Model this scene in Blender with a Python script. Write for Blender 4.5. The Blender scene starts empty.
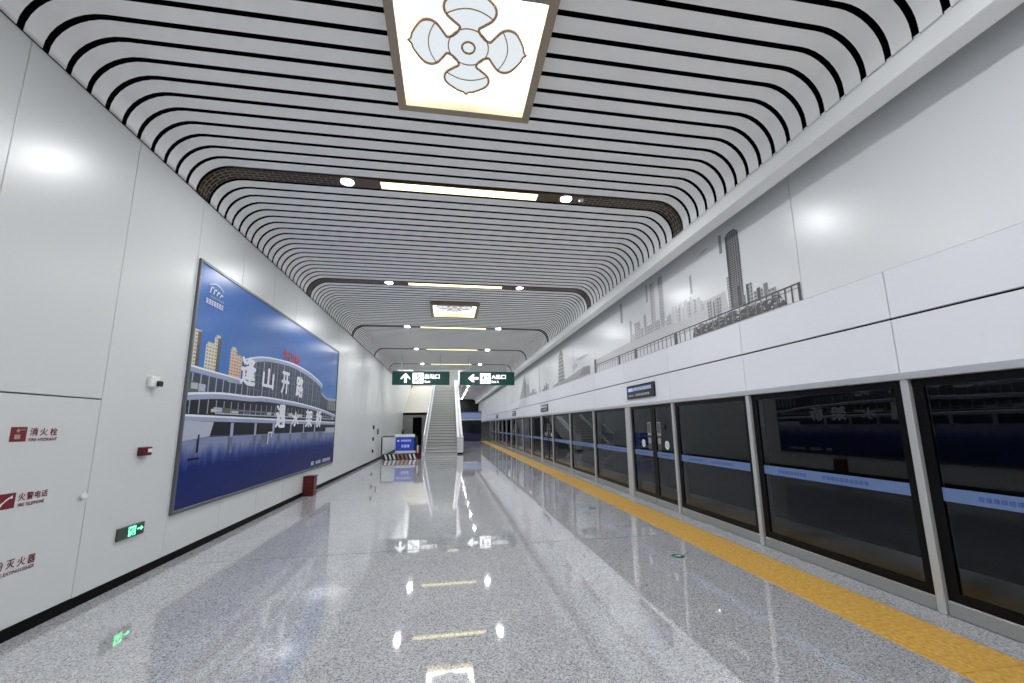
import bpy, math, random
from mathutils import Vector, Matrix
random.seed(7)
scn = bpy.context.scene
COL = scn.collection
PI = math.pi

# ------------------------------------------------------------------ colour / materials
def lin(c):
    def f(v):
        v /= 255.0
        return v / 12.92 if v <= 0.04045 else ((v + 0.055) / 1.055) ** 2.4
    return tuple(f(v) for v in c) + (1.0,)

def mat(name, rgb, rough=0.5, metal=0.0, spec=0.5, emit=None, estr=0.0):
    m = bpy.data.materials.new(name)
    m.use_nodes = True
    b = m.node_tree.nodes['Principled BSDF']
    b.inputs['Base Color'].default_value = lin(rgb) if max(rgb) > 1 else tuple(rgb) + (1,)
    b.inputs['Roughness'].default_value = rough
    b.inputs['Metallic'].default_value = metal
    b.inputs['Specular IOR Level'].default_value = spec
    if emit:
        b.inputs['Emission Color'].default_value = tuple(emit) + (1,)
        b.inputs['Emission Strength'].default_value = estr
    return m

def nodes(m):
    nt = m.node_tree
    return nt, nt.nodes, nt.links, nt.nodes['Principled BSDF']

def ramp(N, stops, interp='LINEAR'):
    r = N.new('ShaderNodeValToRGB')
    r.color_ramp.interpolation = interp
    e = r.color_ramp.elements
    e[0].position, e[0].color = stops[0]
    e[1].position, e[1].color = stops[-1]
    for p, c in stops[1:-1]:
        x = e.new(p); x.color = c
    return r

def obj_coord(N, L, scale=(1, 1, 1)):
    tc = N.new('ShaderNodeTexCoord'); mp = N.new('ShaderNodeMapping')
    mp.inputs['Scale'].default_value = scale
    L.new(tc.outputs['Object'], mp.inputs['Vector'])
    return mp

M = {}
M['wall'] = mat('white_enamel_panel', (206, 209, 210), 0.30, 0, 0.5)
M['wall_right'] = mat('white_panel', (222, 225, 228), 0.28, 0, 0.5)
M['fascia'] = mat('white_fascia_panel', (224, 226, 233), 0.38, 0, 0.4)
M['groove'] = mat('dark_joint', (120, 122, 126), 0.7)
M['black'] = mat('black_matt', (10, 10, 11), 0.6, 0, 0.3)
M['void'] = mat('recess_black', (4, 4, 5), 0.9, 0, 0.1)
M['slat'] = mat('white_slat', (245, 246, 246), 0.42, 0, 0.45)
M['plaster'] = mat('white_plaster', (215, 217, 218), 0.6)
M['beige'] = mat('beige_plaster', (166, 163, 152), 0.6)
M['cornice'] = mat('cornice_white', (240, 242, 243), 0.35)
M['skirting'] = mat('black_granite_skirting', (4, 4, 5), 0.5, 0, 0.08)
M['steel'] = mat('brushed_steel', (188, 190, 191), 0.36, 0.35)
M['alu'] = mat('aluminium_trim', (196, 199, 203), 0.35, 0.6)
M['darksteel'] = mat('dark_steel', (60, 60, 62), 0.35, 0.7)
M['frit'] = mat('black_frit', (5, 5, 6), 0.35, 0, 0.2)
M['kick'] = mat('kick_steel', (150, 152, 151), 0.34, 0.35)
M['bronze'] = mat('bronze_frame', (156, 142, 124), 0.45, 0.1)
M['motif'] = mat('bronze_line', (168, 134, 92), 0.5, 0.1)
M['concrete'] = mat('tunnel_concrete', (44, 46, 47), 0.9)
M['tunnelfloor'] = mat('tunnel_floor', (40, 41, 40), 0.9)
M['ledge'] = mat('pale_concrete', (226, 224, 216), 0.8)
M['red'] = mat('red_enamel', (84, 8, 16), 0.3)
M['darkred'] = mat('dark_red_print', (112, 18, 30), 0.5)
M['white'] = mat('white_plastic', (226, 228, 226), 0.4)
M['whiteprint'] = mat('white_print', (226, 230, 238), 0.5)
M['blackplastic'] = mat('black_plastic', (18, 18, 19), 0.4)
M['greypanel'] = mat('grey_panel', (122, 124, 122), 0.6)
M['lens_white'] = mat('spot_lens', (255, 255, 255), 0.5, 0, 0.5, (0.975, 0.985, 1.0), 720.0)
M['bar_glow'] = mat('bar_diffuser', (255, 255, 255), 0.5, 0, 0.3, (1.0, 0.90, 0.35), 1.9)
M['panel_glow'] = mat('square_diffuser', (70, 72, 74), 0.5, 0, 0.3, (0.96, 0.985, 1.0), 5.0)
M['petal_glow'] = mat('petal_film', (70, 72, 74), 0.5, 0, 0.3, (0.83, 0.90, 0.94), 0.68)
M['warm_reveal'] = mat('warm_reveal', (232, 214, 172), 0.5)
M['sign_green'] = mat('sign_green', (14, 52, 46), 0.3, 0, 0.5, lin((16, 58, 50))[:3], 0.35)
M['sign_white'] = mat('sign_white_lit', (240, 244, 244), 0.5, 0, 0.3, (1, 1, 1), 1.0)
M['exit_green'] = mat('exit_green_lit', (40, 220, 120), 0.5, 0, 0.3, (0.12, 1.0, 0.38), 3.2)
M['exit_plate'] = mat('exit_plate', (58, 70, 62), 0.3)
M['screen'] = mat('display_black', (12, 15, 22), 0.15)
M['screen_text'] = mat('display_text', (150, 170, 205), 0.5, 0, 0.3, lin((150, 172, 215))[:3], 0.4)
M['screen_grey'] = mat('display_small_text', (120, 125, 130), 0.5, 0, 0.3, lin((120, 125, 130))[:3], 0.8)
M['stripe'] = mat('blue_film', (92, 116, 162), 0.5)
M['stripe_text'] = mat('blue_film_text', (45, 70, 135), 0.5)
M['sticker'] = mat('grey_sticker', (150, 146, 142), 0.5)
M['sticker_dark'] = mat('sticker_dark', (70, 68, 70), 0.5)
M['marker_green'] = mat('marker_green', (30, 90, 70), 0.3)
M['stone'] = mat('stair_granite', (182, 184, 181), 0.45)
M['stone_dark'] = mat('stair_nosing', (78, 80, 78), 0.5)
M['notice_blue'] = mat('notice_blue', (24, 66, 190), 0.4, 0, 0.5, lin((24, 66, 190))[:3], 0.05)
M['banner_blue'] = mat('banner_blue', (98, 112, 148), 0.4, 0, 0.5, lin((108, 126, 164))[:3], 0.35)
M['navy'] = mat('navy_panel', (24, 26, 70), 0.3, 0, 0.5, lin((24, 26, 80))[:3], 0.1)
M['darkglass'] = mat('dark_glass', (12, 14, 24), 0.08)
M['hazard_red'] = mat('hazard_red', (170, 110, 100), 0.5)

nt, N, L, B = nodes(M['panel_glow'])      # edge-lit light panel: brightest along its rim
tc = N.new('ShaderNodeTexCoord'); sp = N.new('ShaderNodeSeparateXYZ'); L.new(tc.outputs['Object'], sp.inputs[0])
ab = []
for ax in ('X', 'Y'):
    q = N.new('ShaderNodeMath'); q.operation = 'ABSOLUTE'; L.new(sp.outputs[ax], q.inputs[0]); ab.append(q)
q = N.new('ShaderNodeMath'); q.operation = 'MAXIMUM'; L.new(ab[0].outputs[0], q.inputs[0]); L.new(ab[1].outputs[0], q.inputs[1])
mr_ = N.new('ShaderNodeMapRange'); mr_.interpolation_type = 'SMOOTHSTEP'
for k_, v_ in (('From Min', 0.42), ('From Max', 0.62), ('To Min', 0.74), ('To Max', 5.0)): mr_.inputs[k_].default_value = v_
L.new(q.outputs[0], mr_.inputs['Value']); L.new(mr_.outputs[0], B.inputs['Emission Strength'])
# polished speckled granite
m = mat('polished_granite', (150, 150, 152), 0.035, 0, 0.5); M['granite'] = m
nt, N, L, B = nodes(m)
mp = obj_coord(N, L)
n1 = N.new('ShaderNodeTexVoronoi'); n1.inputs['Scale'].default_value = 115
L.new(mp.outputs[0], n1.inputs['Vector'])
sr = N.new('ShaderNodeSeparateColor'); L.new(n1.outputs['Color'], sr.inputs[0])
r1 = ramp(N, [(0.0, lin((118, 119, 123))), (0.2, lin((162, 163, 167))), (0.5, lin((186, 187, 191))), (0.8, lin((202, 203, 207))), (1.0, lin((220, 221, 225)))])
L.new(sr.outputs[0], r1.inputs['Fac'])
n2 = N.new('ShaderNodeTexNoise'); n2.inputs['Scale'].default_value = 2.2; n2.inputs['Detail'].default_value = 4
L.new(mp.outputs[0], n2.inputs['Vector'])
r2 = ramp(N, [(0.3, (0.79, 0.79, 0.795, 1)), (0.7, (0.86, 0.86, 0.86, 1))]); L.new(n2.outputs['Fac'], r2.inputs['Fac'])
mx = N.new('ShaderNodeMix'); mx.data_type = 'RGBA'; mx.blend_type = 'MULTIPLY'; mx.inputs['Factor'].default_value = 1
L.new(r1.outputs[0], mx.inputs[6]); L.new(r2.outputs[0], mx.inputs[7]); L.new(mx.outputs[2], B.inputs['Base Color'])
B.inputs['IOR'].default_value = 2.0; B.inputs['Specular IOR Level'].default_value = 0.85

# yellow tactile paving
m = mat('yellow_tactile', (196, 148, 58), 0.45, 0, 0.4); M['tactile'] = m
nt, N, L, B = nodes(m)
mp = obj_coord(N, L)
n1 = N.new('ShaderNodeTexNoise'); n1.inputs['Scale'].default_value = 30; n1.inputs['Detail'].default_value = 4
L.new(mp.outputs[0], n1.inputs['Vector'])
r1 = ramp(N, [(0.3, lin((188, 142, 60))), (0.7, lin((224, 180, 92)))]); L.new(n1.outputs['Fac'], r1.inputs['Fac'])
L.new(r1.outputs[0], B.inputs['Base Color'])
vor = N.new('ShaderNodeTexVoronoi'); vor.inputs['Scale'].default_value = 20; vor.inputs['Randomness'].default_value = 0
L.new(mp.outputs[0], vor.inputs['Vector'])
rr = ramp(N, [(0.2, (1, 1, 1, 1)), (0.42, (0, 0, 0, 1))]); L.new(vor.outputs['Distance'], rr.inputs['Fac'])
bp = N.new('ShaderNodeBump'); bp.inputs['Strength'].default_value = 0.8; bp.inputs['Distance'].default_value = 0.004
L.new(rr.outputs[0], bp.inputs['Height']); L.new(bp.outputs[0], B.inputs['Normal'])

# fretwork band (uses UV: u metres along the band, v metres across)
m = mat('fretwork_bronze', (30, 24, 20), 0.42, 0.3, 0.5); M['fret'] = m
nt, N, L, B = nodes(m)
uv = N.new('ShaderNodeUVMap'); mp = N.new('ShaderNodeMapping'); L.new(uv.outputs[0], mp.inputs['Vector'])
br = N.new('ShaderNodeTexBrick'); br.offset = 0.5
br.inputs['Scale'].default_value = 1; br.inputs['Brick Width'].default_value = 0.15; br.inputs['Row Height'].default_value = 0.0575
br.inputs['Mortar Size'].default_value = 0.009; br.inputs['Mortar Smooth'].default_value = 0.2
br.inputs['Color1'].default_value = lin((20, 16, 13)); br.inputs['Color2'].default_value = lin((34, 27, 22)); br.inputs['Mortar'].default_value = lin((128, 114, 96))
L.new(mp.outputs[0], br.inputs['Vector'])
br2 = N.new('ShaderNodeTexBrick'); br2.offset = 0.0
br2.inputs['Scale'].default_value = 1; br2.inputs['Brick Width'].default_value = 0.075; br2.inputs['Row Height'].default_value = 0.115
br2.inputs['Mortar Size'].default_value = 0.007
br2.inputs['Color1'].default_value = (0, 0, 0, 1); br2.inputs['Color2'].default_value = (0, 0, 0, 1); br2.inputs['Mortar'].default_value = lin((84, 72, 60))
L.new(mp.outputs[0], br2.inputs['Vector'])
mx = N.new('ShaderNodeMix'); mx.data_type = 'RGBA'; mx.blend_type = 'LIGHTEN'; mx.inputs['Factor'].default_value = 1
L.new(br.outputs[0], mx.inputs[6]); L.new(br2.outputs[0], mx.inputs[7]); L.new(mx.outputs[2], B.inputs['Base Color'])
M['band'] = mat('bronze_band', (92, 78, 66), 0.35, 0.35)

# clear safety glass: see-through plus a mirror image of the hall
m = bpy.data.materials.new('screen_glass'); m.use_nodes = True; M['glass'] = m
nt = m.node_tree; N = nt.nodes; L = nt.links; N.remove(N['Principled BSDF'])
out = N['Material Output']
tr = N.new('ShaderNodeBsdfTransparent'); tr.inputs['Color'].default_value = (0.72, 0.75, 0.76, 1)
gl = N.new('ShaderNodeBsdfGlossy'); gl.inputs['Roughness'].default_value = 0.0; gl.inputs['Color'].default_value = (0.92, 0.96, 1.0, 1)
fr = N.new('ShaderNodeFresnel'); fr.inputs['IOR'].default_value = 1.5
ms = N.new('ShaderNodeMixShader')
L.new(fr.outputs[0], ms.inputs[0]); L.new(tr.outputs[0], ms.inputs[1]); L.new(gl.outputs[0], ms.inputs[2]); L.new(ms.outputs[0], out.inputs['Surface'])
m = bpy.data.materials.new('glass_back'); m.use_nodes = True; M['glassback'] = m
nt = m.node_tree; N = nt.nodes; L = nt.links; N.remove(N['Principled BSDF'])
tr = N.new('ShaderNodeBsdfTransparent'); tr.inputs['Color'].default_value = (0.95, 0.97, 0.97, 1)
L.new(tr.outputs[0], N['Material Output'].inputs['Surface'])

# printed picture inks
def zramp(name, z0, z1, stops, rough=0.12, noise=0.0, emit=0.0):
    m = mat(name, (100, 100, 100), rough, 0, 0.16)
    nt, N, L, B = nodes(m)
    tc = N.new('ShaderNodeTexCoord'); sp = N.new('ShaderNodeSeparateXYZ'); L.new(tc.outputs['Object'], sp.inputs[0])
    mr = N.new('ShaderNodeMapRange'); mr.inputs['From Min'].default_value = z0; mr.inputs['From Max'].default_value = z1
    src = sp.outputs['Z']
    if noise:
        nz = N.new('ShaderNodeTexNoise'); nz.inputs['Scale'].default_value = 2.4; nz.inputs['Detail'].default_value = 4
        mpp = N.new('ShaderNodeMapping'); mpp.inputs['Scale'].default_value = (1, 3.2, 0.7)
        L.new(tc.outputs['Object'], mpp.inputs[0]); L.new(mpp.outputs[0], nz.inputs['Vector'])
        a = N.new('ShaderNodeMath'); a.operation = 'MULTIPLY_ADD'; a.inputs[1].default_value = noise; a.inputs[2].default_value = -noise * 0.5
        L.new(nz.outputs['Fac'], a.inputs[0])
        b = N.new('ShaderNodeMath'); b.operation = 'ADD'; L.new(a.outputs[0], b.inputs[0]); L.new(sp.outputs['Z'], b.inputs[1]); src = b.outputs[0]
    L.new(src, mr.inputs['Value'])
    r = ramp(N, stops); L.new(mr.outputs[0], r.inputs['Fac']); L.new(r.outputs[0], B.inputs['Base Color'])
    return m
P = {}
P['sky'] = zramp('print_sky', 1.6, 3.32, [(0.0, lin((72, 124, 190))), (0.55, lin((56, 104, 176))), (1.0, lin((70, 116, 188)))], 0.24, 0.5)
P['water'] = zramp('print_water', 0.0, 0.93, [(0.0, lin((22, 34, 92))), (0.58, lin((24, 40, 104))), (0.72, lin((64, 80, 140))), (0.88, lin((126, 136, 168)))], 0.3, 0.30)
def ink(n, c): P[n] = mat('print_' + n, c, 0.34, 0, 0.16)
ink('white', (222, 226, 236)); ink('band', (150, 160, 186)); ink('bandlo', (104, 112, 134)); ink('dark', (30, 34, 42)); ink('glass', (62, 70, 88))
ink('mullion', (150, 158, 172)); ink('tower', (196, 190, 172)); ink('towerdark', (92, 86, 78)); ink('brick', (176, 138, 112)); ink('red', (196, 66, 58))
ink('green', (84, 98, 80)); ink('pale', (170, 176, 192))
P['frame'] = mat('poster_frame', (104, 108, 112), 0.35, 0.5)

def window_ink(name, c1, c2, bw, rh, ms_):
    m = mat(name, c1, 0.3)
    nt, N, L, B = nodes(m)
    tc = N.new('ShaderNodeTexCoord'); sp = N.new('ShaderNodeSeparateXYZ'); cb = N.new('ShaderNodeCombineXYZ')
    L.new(tc.outputs['Object'], sp.inputs[0]); L.new(sp.outputs['Y'], cb.inputs['X']); L.new(sp.outputs['Z'], cb.inputs['Y'])
    br = N.new('ShaderNodeTexBrick'); br.offset = 0.0
    br.inputs['Scale'].default_value = 1; br.inputs['Brick Width'].default_value = bw; br.inputs['Row Height'].default_value = rh; br.inputs['Mortar Size'].default_value = ms_
    br.inputs['Color1'].default_value = lin(c1); br.inputs['Color2'].default_value = lin([v * 0.9 for v in c1]); br.inputs['Mortar'].default_value = lin(c2)
    L.new(cb.outputs[0], br.inputs['Vector']); L.new(br.outputs[0], B.inputs['Base Color'])
    return m
P['towerwin'] = window_ink('print_tower_windows', (146, 138, 124), (204, 198, 180), 0.07, 0.05, 0.014)
P['brickwin'] = window_ink('print_brick_windows', (160, 124, 102), (206, 178, 154), 0.08, 0.05, 0.014)
K = {}
K['tower'] = window_ink('mural_tower', (74, 74, 80), (140, 140, 146), 0.05, 0.035, 0.008)
K['d'] = mat('mural_dark', (74, 73, 75), 0.3); K['m'] = mat('mural_mid', (124, 124, 128), 0.3)
K['l'] = mat('mural_light', (160, 161, 165), 0.3); K['x'] = mat('mural_faint', (192, 193, 197), 0.32)
K['haze'] = mat('mural_haze', (206, 207, 211), 0.32)
K['midwin'] = window_ink('mural_mid_windows', (112, 112, 118), (166, 166, 172), 0.06, 0.05, 0.012)
K['litwin'] = window_ink('mural_light_windows', (152, 152, 158), (184, 184, 190), 0.08, 0.06, 0.015)

# ------------------------------------------------------------------ mesh builder
class MB:
    def __init__(s, org=(0, 0, 0)):
        s.o = Vector(org); s.v = []; s.f = []; s.mi = []; s.sm = []; s.mats = []; s.uvs = {}
    def _m(s, m):
        if m not in s.mats: s.mats.append(m)
        return s.mats.index(m)
    def add(s, vs, fs, m, smooth=False):
        b = len(s.v); k = s._m(m)
        s.v += [tuple(Vector(p) - s.o) for p in vs]
        for f in fs:
            s.f.append([b + i for i in f]); s.mi.append(k); s.sm.append(smooth)
        return b
    def box(s, x0, x1, y0, y1, z0, z1, m):
        vs = [(x, y, z) for x in (x0, x1) for y in (y0, y1) for z in (z0, z1)]
        s.add(vs, [(0, 1, 3, 2), (4, 6, 7, 5), (0, 4, 5, 1), (2, 3, 7, 6), (0, 2, 6, 4), (1, 5, 7, 3)], m)
        return s
    def bbox(s, x0, x1, y0, y1, z0, z1, m, b=0.004):
        # box with all edges bevelled
        vs = []
        def P3(sx, sy, sz, ax):
            x = (x0, x1)[sx]; y = (y0, y1)[sy]; z = (z0, z1)[sz]
            dx = (b, -b)[sx]; dy = (b, -b)[sy]; dz = (b, -b)[sz]
            return [(x, y + dy, z + dz), (x + dx, y, z + dz), (x + dx, y + dy, z)][ax]
        idx = {}
        for sx in (0, 1):
            for sy in (0, 1):
                for sz in (0, 1):
                    for ax in range(3):
                        idx[sx, sy, sz, ax] = len(vs); vs.append(P3(sx, sy, sz, ax))
        fs = []
        for a in range(3):
            u, w = [(1, 2), (0, 2), (0, 1)][a]
            for sgn in (0, 1):
                q = []
                for p, r in ((0, 0), (1, 0), (1, 1), (0, 1)):
                    t = [0, 0, 0]; t[a] = sgn; t[u] = p; t[w] = r
                    q.append(idx[t[0], t[1], t[2], a])
                fs.append(q)
            for p in (0, 1):
                for r in (0, 1):
                    t0 = [0, 0, 0]; t0[u] = p; t0[w] = r; t1 = list(t0); t1[a] = 1
                    fs.append([idx[tuple(t0) + (u,)], idx[tuple(t1) + (u,)], idx[tuple(t1) + (w,)], idx[tuple(t0) + (w,)]])
        for sx in (0, 1):
            for sy in (0, 1):
                for sz in (0, 1):
                    fs.append([idx[sx, sy, sz, k] for k in range(3)])
        s.add(vs, fs, m); return s
    def poly(s, pts, m):
        s.add(pts, [tuple(range(len(pts)))], m); return s
    def prism(s, pts, d, m):
        # planar outline pts extruded by vector d
        n = len(pts); d = Vector(d)
        vs = list(pts) + [tuple(Vector(p) + d) for p in pts]
        fs = [tuple(range(n)), tuple(reversed(range(n, 2 * n)))] + [(i, (i + 1) % n, n + (i + 1) % n, n + i) for i in range(n)]
        s.add(vs, fs, m); return s
    def cyl(s, a, b, r, m, n=16, r2=None, cap=True):
        a = Vector(a); b = Vector(b); d = (b - a).normalized(); r2 = r if r2 is None else r2
        u = d.orthogonal().normalized(); w = d.cross(u)
        vs = [tuple(a + r * (math.cos(t) * u + math.sin(t) * w)) for t in [2 * PI * i / n for i in range(n)]]
        vs += [tuple(b + r2 * (math.cos(t) * u + math.sin(t) * w)) for t in [2 * PI * i / n for i in range(n)]]
        s.add(vs, [(i, (i + 1) % n, n + (i + 1) % n, n + i) for i in range(n)], m, True)
        if cap: s.add(vs, [tuple(reversed(range(n))), tuple(range(n, 2 * n))], m)
        return s
    def tube(s, pts, r, m, n=8, closed=False, flat=None):
        pts = [Vector(p) for p in pts]; k = len(pts); vs = []
        up = Vector(flat) if flat else None
        for i, p in enumerate(pts):
            t = (pts[(i + 1) % k] - pts[i - 1]) if closed else (pts[min(i + 1, k - 1)] - pts[max(i - 1, 0)])
            t.normalize()
            u = up.cross(t).normalized() if up else t.orthogonal().normalized()
            w = t.cross(u)
            vs += [tuple(p + r * (math.cos(a) * u + math.sin(a) * w)) for a in [2 * PI * j / n for j in range(n)]]
        fs = []
        for i in range(k if closed else k - 1):
            for j in range(n):
                a = i * n; b = ((i + 1) % k) * n
                fs.append((a + j, a + (j + 1) % n, b + (j + 1) % n, b + j))
        if not closed: fs += [tuple(reversed(range(n))), tuple(range((k - 1) * n, k * n))]
        s.add(vs, fs, m, True); return s
    def disc(s, c, r, nrm, m, n=32, r_in=0.0):
        c = Vector(c); d = Vector(nrm).normalized(); u = d.orthogonal().normalized(); w = d.cross(u)
        A = [2 * PI * i / n for i in range(n)]
        vs = [tuple(c + r * (math.cos(t) * u + math.sin(t) * w)) for t in A]
        if r_in:
            vs += [tuple(c + r_in * (math.cos(t) * u + math.sin(t) * w)) for t in A]
            s.add(vs, [(i, (i + 1) % n, n + (i + 1) % n, n + i) for i in range(n)], m)
        else: s.add(vs, [tuple(range(n))], m)
        return s
    def mesh_from(s, verts, faces, m): s.add(verts, faces, m); return s
    def build(s, name, parent=None, kind=None):
        me = bpy.data.meshes.new(name)
        me.from_pydata(s.v, [], s.f)
        for mm in s.mats: me.materials.append(mm)
        me.polygons.foreach_set('material_index', s.mi)
        me.polygons.foreach_set('use_smooth', s.sm)
        if s.uvs:
            ul = me.uv_layers.new(name='UVMap')
            for p in me.polygons:
                for li in p.loop_indices:
                    ul.data[li].uv = s.uvs.get(me.loops[li].vertex_index, (0, 0))
        me.update()
        o = bpy.data.objects.new(name, me); COL.objects.link(o)
        if parent: o.parent = parent
        else: o.location = s.o
        if kind: o['kind'] = kind
        return o

def thing(name, loc, label, cat, group=None):
    o = bpy.data.objects.new(name, None); COL.objects.link(o)
    o.empty_display_size = 0.1; o.location = loc
    return tag(o, label, cat, group)
def tag(o, label, cat, group=None):
    o['label'] = label; o['category'] = cat
    if group: o['group'] = group
    return o
def struct(b, name): return b.build(name, None, 'structure')
def dup(root, loc, label, group=None):
    r = root.copy(); COL.objects.link(r); r.location = loc; r['label'] = label
    if group: r['group'] = group
    for ch in list(root.children):
        c = ch.copy(); COL.objects.link(c); c.parent = r
        for g in list(ch.children):
            d = g.copy(); COL.objects.link(d); d.parent = c
    return r

# text as a mesh: returns verts (x right, y up, centred if asked) and faces
def text_mesh(body, w=None, h=None, bold=0.0, left=0.0, bottom=0.0):
    cu = bpy.data.curves.new('txt', 'FONT'); cu.body = body; cu.size = 1.0; cu.offset = bold; cu.resolution_u = 3
    o = bpy.data.objects.new('txt', cu); COL.objects.link(o)
    dg = bpy.context.evaluated_depsgraph_get(); dg.update()
    me = bpy.data.meshes.new_from_object(o.evaluated_get(dg))
    vs = [tuple(v.co) for v in me.vertices]; fs = [tuple(p.vertices) for p in me.polygons]
    bpy.data.objects.remove(o); bpy.data.curves.remove(cu); bpy.data.meshes.remove(me)
    if not vs: return [], []
    x0 = min(v[0] for v in vs); x1 = max(v[0] for v in vs); y0 = min(v[1] for v in vs); y1 = max(v[1] for v in vs)
    sy = (h / (y1 - y0)) if h else (w / (x1 - x0)); sx = (w / (x1 - x0)) if w else sy
    return [((v[0] - x0) * sx + left, (v[1] - y0) * sy + bottom) for v in vs], fs
def lift(p): return p[2] if len(p) > 2 else 0.0
def on_left(y, z, x):   return lambda p: (x + lift(p), y + p[0], z + p[1])       # wall facing +X
def on_right(y, z, x):  return lambda p: (x - lift(p), y - p[0], z + p[1])       # wall facing -X
def on_front(x, z, y):  return lambda p: (x + p[0], y - lift(p), z + p[1])       # faces -Y
def put_text(b, body, place, m, bold=0.0, **kw):
    vs, fs = text_mesh(body, **kw)
    if not vs: return
    d = bold * (kw.get('h') or 0.1)
    for k, (dx, dy) in enumerate(((0, 0),) + (((d, 0), (-d, 0), (0, d * 0.7), (0, -d * 0.7)) if d else ())):
        b.add([place((v[0] + dx, v[1] + dy, 0.0002 * k)) for v in vs], fs, m)
def glyphs(b, place, w, h, m, n, gap=0.25):
    # illegible small lettering: a row of little character-like blocks
    cw = w / n
    for i in range(n):
        x = i * cw; ww = cw * (1 - gap)
        def bar(a, c, d, e): b.poly([place(q) for q in ((x + a * ww, c * h), (x + d * ww, c * h), (x + d * ww, e * h), (x + a * ww, e * h))], m)
        bar(0, 0, 0.22, 1); bar(0.3, 0.75, 1, 1); bar(0.3, 0.36, 1, 0.6); bar(0.3, 0.0, 1, 0.22)
        if random.random() < 0.6: bar(0.6, 0.22, 0.8, 0.75)

# ------------------------------------------------------------------ hall dimensions
XL, XR = -3.35, 4.1
ZC = 5.10
YB = [-7.05, -2.78, 1.48, 5.745, 10.05, 14.67, 19.07, 23.8]
Y0, Y1, YE = -9.0, 26.0, 58.0

# floor
b = MB()
b.box(-3.4, 4.16, Y0, 5.812, -0.12, 0, M['granite']); b.box(-3.4, 4.16, 5.826, YE, -0.12, 0, M['granite'])
b.box(-3.4, 4.16, 5.812, 5.826, -0.12, -0.004, M['groove'])
struct(b, 'floor')

# yellow tactile strip, tiles with thin joints
b = MB()
y = Y0
while y < 42:
    b.box(3.225, 3.785, y + 0.003, y + 0.597, 0.0005, 0.004, M['tactile']); y += 0.6
o = b.build('tactile_paving')
tag(o, 'yellow studded tactile paving strip along the platform screen', 'paving')

# ceiling: white U-shaped slats bent down at both sides, black void behind
def slat_path(x0=-3.336, x1=3.66, z0=4.715, z1=4.63, zc=ZC, r=0.40, off=0.0, left=True):
    pts = []
    if left:
        pts.append((x0 - off, z0))
        for i in range(9):
            a = PI - PI / 2 * i / 8
            pts.append((x0 + r + (r + off) * math.cos(a), zc - r + (r + off) * math.sin(a)))
    else: pts.append((x0, zc + off))
    for i in range(9):
        a = PI / 2 - PI / 2 * i / 8
        pts.append((x1 - r + (r + off) * math.cos(a), zc - r + (r + off) * math.sin(a)))
    pts.append((x1 + off, z1))
    return pts
def strip(b, pa, pb, ya, yb, m, smooth=True, uv=False):
    n = len(pa); vs = [(p[0], ya, p[1]) for p in pa] + [(p[0], yb, p[1]) for p in pb]
    base = b.add(vs, [(i, i + 1, n + i + 1, n + i) for i in range(n - 1)], m, smooth)
    if uv:
        d = 0
        for i in range(n):
            if i: d += math.dist(pa[i], pa[i - 1])
            b.uvs[base + i] = (d, 0.0); b.uvs[base + n + i] = (d, abs(yb - ya))
SQ = [(0.142, 3.385), (0.15, 12.2), (0.15, -5.2)]      # square light boxes interrupt the slats
def slat(b, ya, yb, left=True):
    kw = dict(left=left, x0=-3.336 if left else 0.9)
    p0 = slat_path(**kw); p1 = slat_path(off=0.05, **kw); runs = [(p0, p1)]
    for sx, sy in SQ:
        if left and ya < sy + 0.66 and yb > sy - 0.66:
            runs = []
            for keep, xe in ((lambda q: q[0] < sx, sx - 0.66), (lambda q: q[0] > sx, sx + 0.66)):
                q0 = [q for q in p0 if keep(q)]; q1 = [q for q in p1 if keep(q)]
                if xe < sx: q0.append((xe, ZC)); q1.append((xe, ZC + 0.05))
                else: q0.insert(0, (xe, ZC)); q1.insert(0, (xe, ZC + 0.05))
                runs.append((q0, q1))
    for q0, q1 in runs:
        strip(b, q0, q0, ya, yb, M['slat'])
        strip(b, q1, q0, ya, ya, M['void']); strip(b, q0, q1, yb, yb, M['void'])  # slat sides painted black to stand for shade in the gaps
b = MB()
BH, GAP = 0.115, 0.052
edges = [Y0 - 0.2] + YB + [26.3]
for i in range(len(edges) - 1):
    a = edges[i] + (BH + GAP if i else 0); c = edges[i + 1] - BH - GAP
    n = max(1, round((c - a + GAP) / 0.2095)); w = (c - a + GAP) / n
    for k in range(n): slat(b, a + k * w, a + k * w + w - GAP)
y = 26.15
while y < YE:
    slat(b, y, y + 0.157, left=False); y += 0.2095
pv = [q for q in slat_path(off=0.012) if q[0] < -2.8]; strip(b, pv, pv, Y0, Y1 + 0.1, M['void'])  # black sheet close behind the left curve, so its gaps look fully shaded
pv = slat_path(off=0.09); strip(b, pv, pv, Y0, Y1 + 0.1, M['void'])
pv = slat_path(off=0.09, left=False, x0=0.9); strip(b, pv, pv, Y1 + 0.1, YE, M['void'])
struct(b, 'ceiling')

# dark bronze fretwork bands between the slats
for i, yb in enumerate(YB):
    b = MB(); p = slat_path(off=-0.002)
    pl = [q for q in p if q[0] < -1.4] + [(-1.66, ZC - 0.002)]
    pr = [(1.96, ZC - 0.002)] + [q for q in p if q[0] > 1.9]
    strip(b, pl, pl, yb - BH, yb + BH, M['fret'], uv=True); strip(b, pr, pr, yb - BH, yb + BH, M['fret'], uv=True)
    for xa, xb in ((-1.66, -1.59), (-1.39, 1.69), (1.89, 1.96)):
        pm = [(xa, ZC - 0.002), (xb, ZC - 0.002)]; strip(b, pm, pm, yb - BH, yb + BH, M['band'])
    po = slat_path(off=0.05); pi_ = slat_path(off=-0.002)
    strip(b, po, pi_, yb - BH, yb - BH, M['band']); strip(b, pi_, po, yb + BH, yb + BH, M['band'])
    struct(b, 'trim_%d' % (i + 1))

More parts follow.
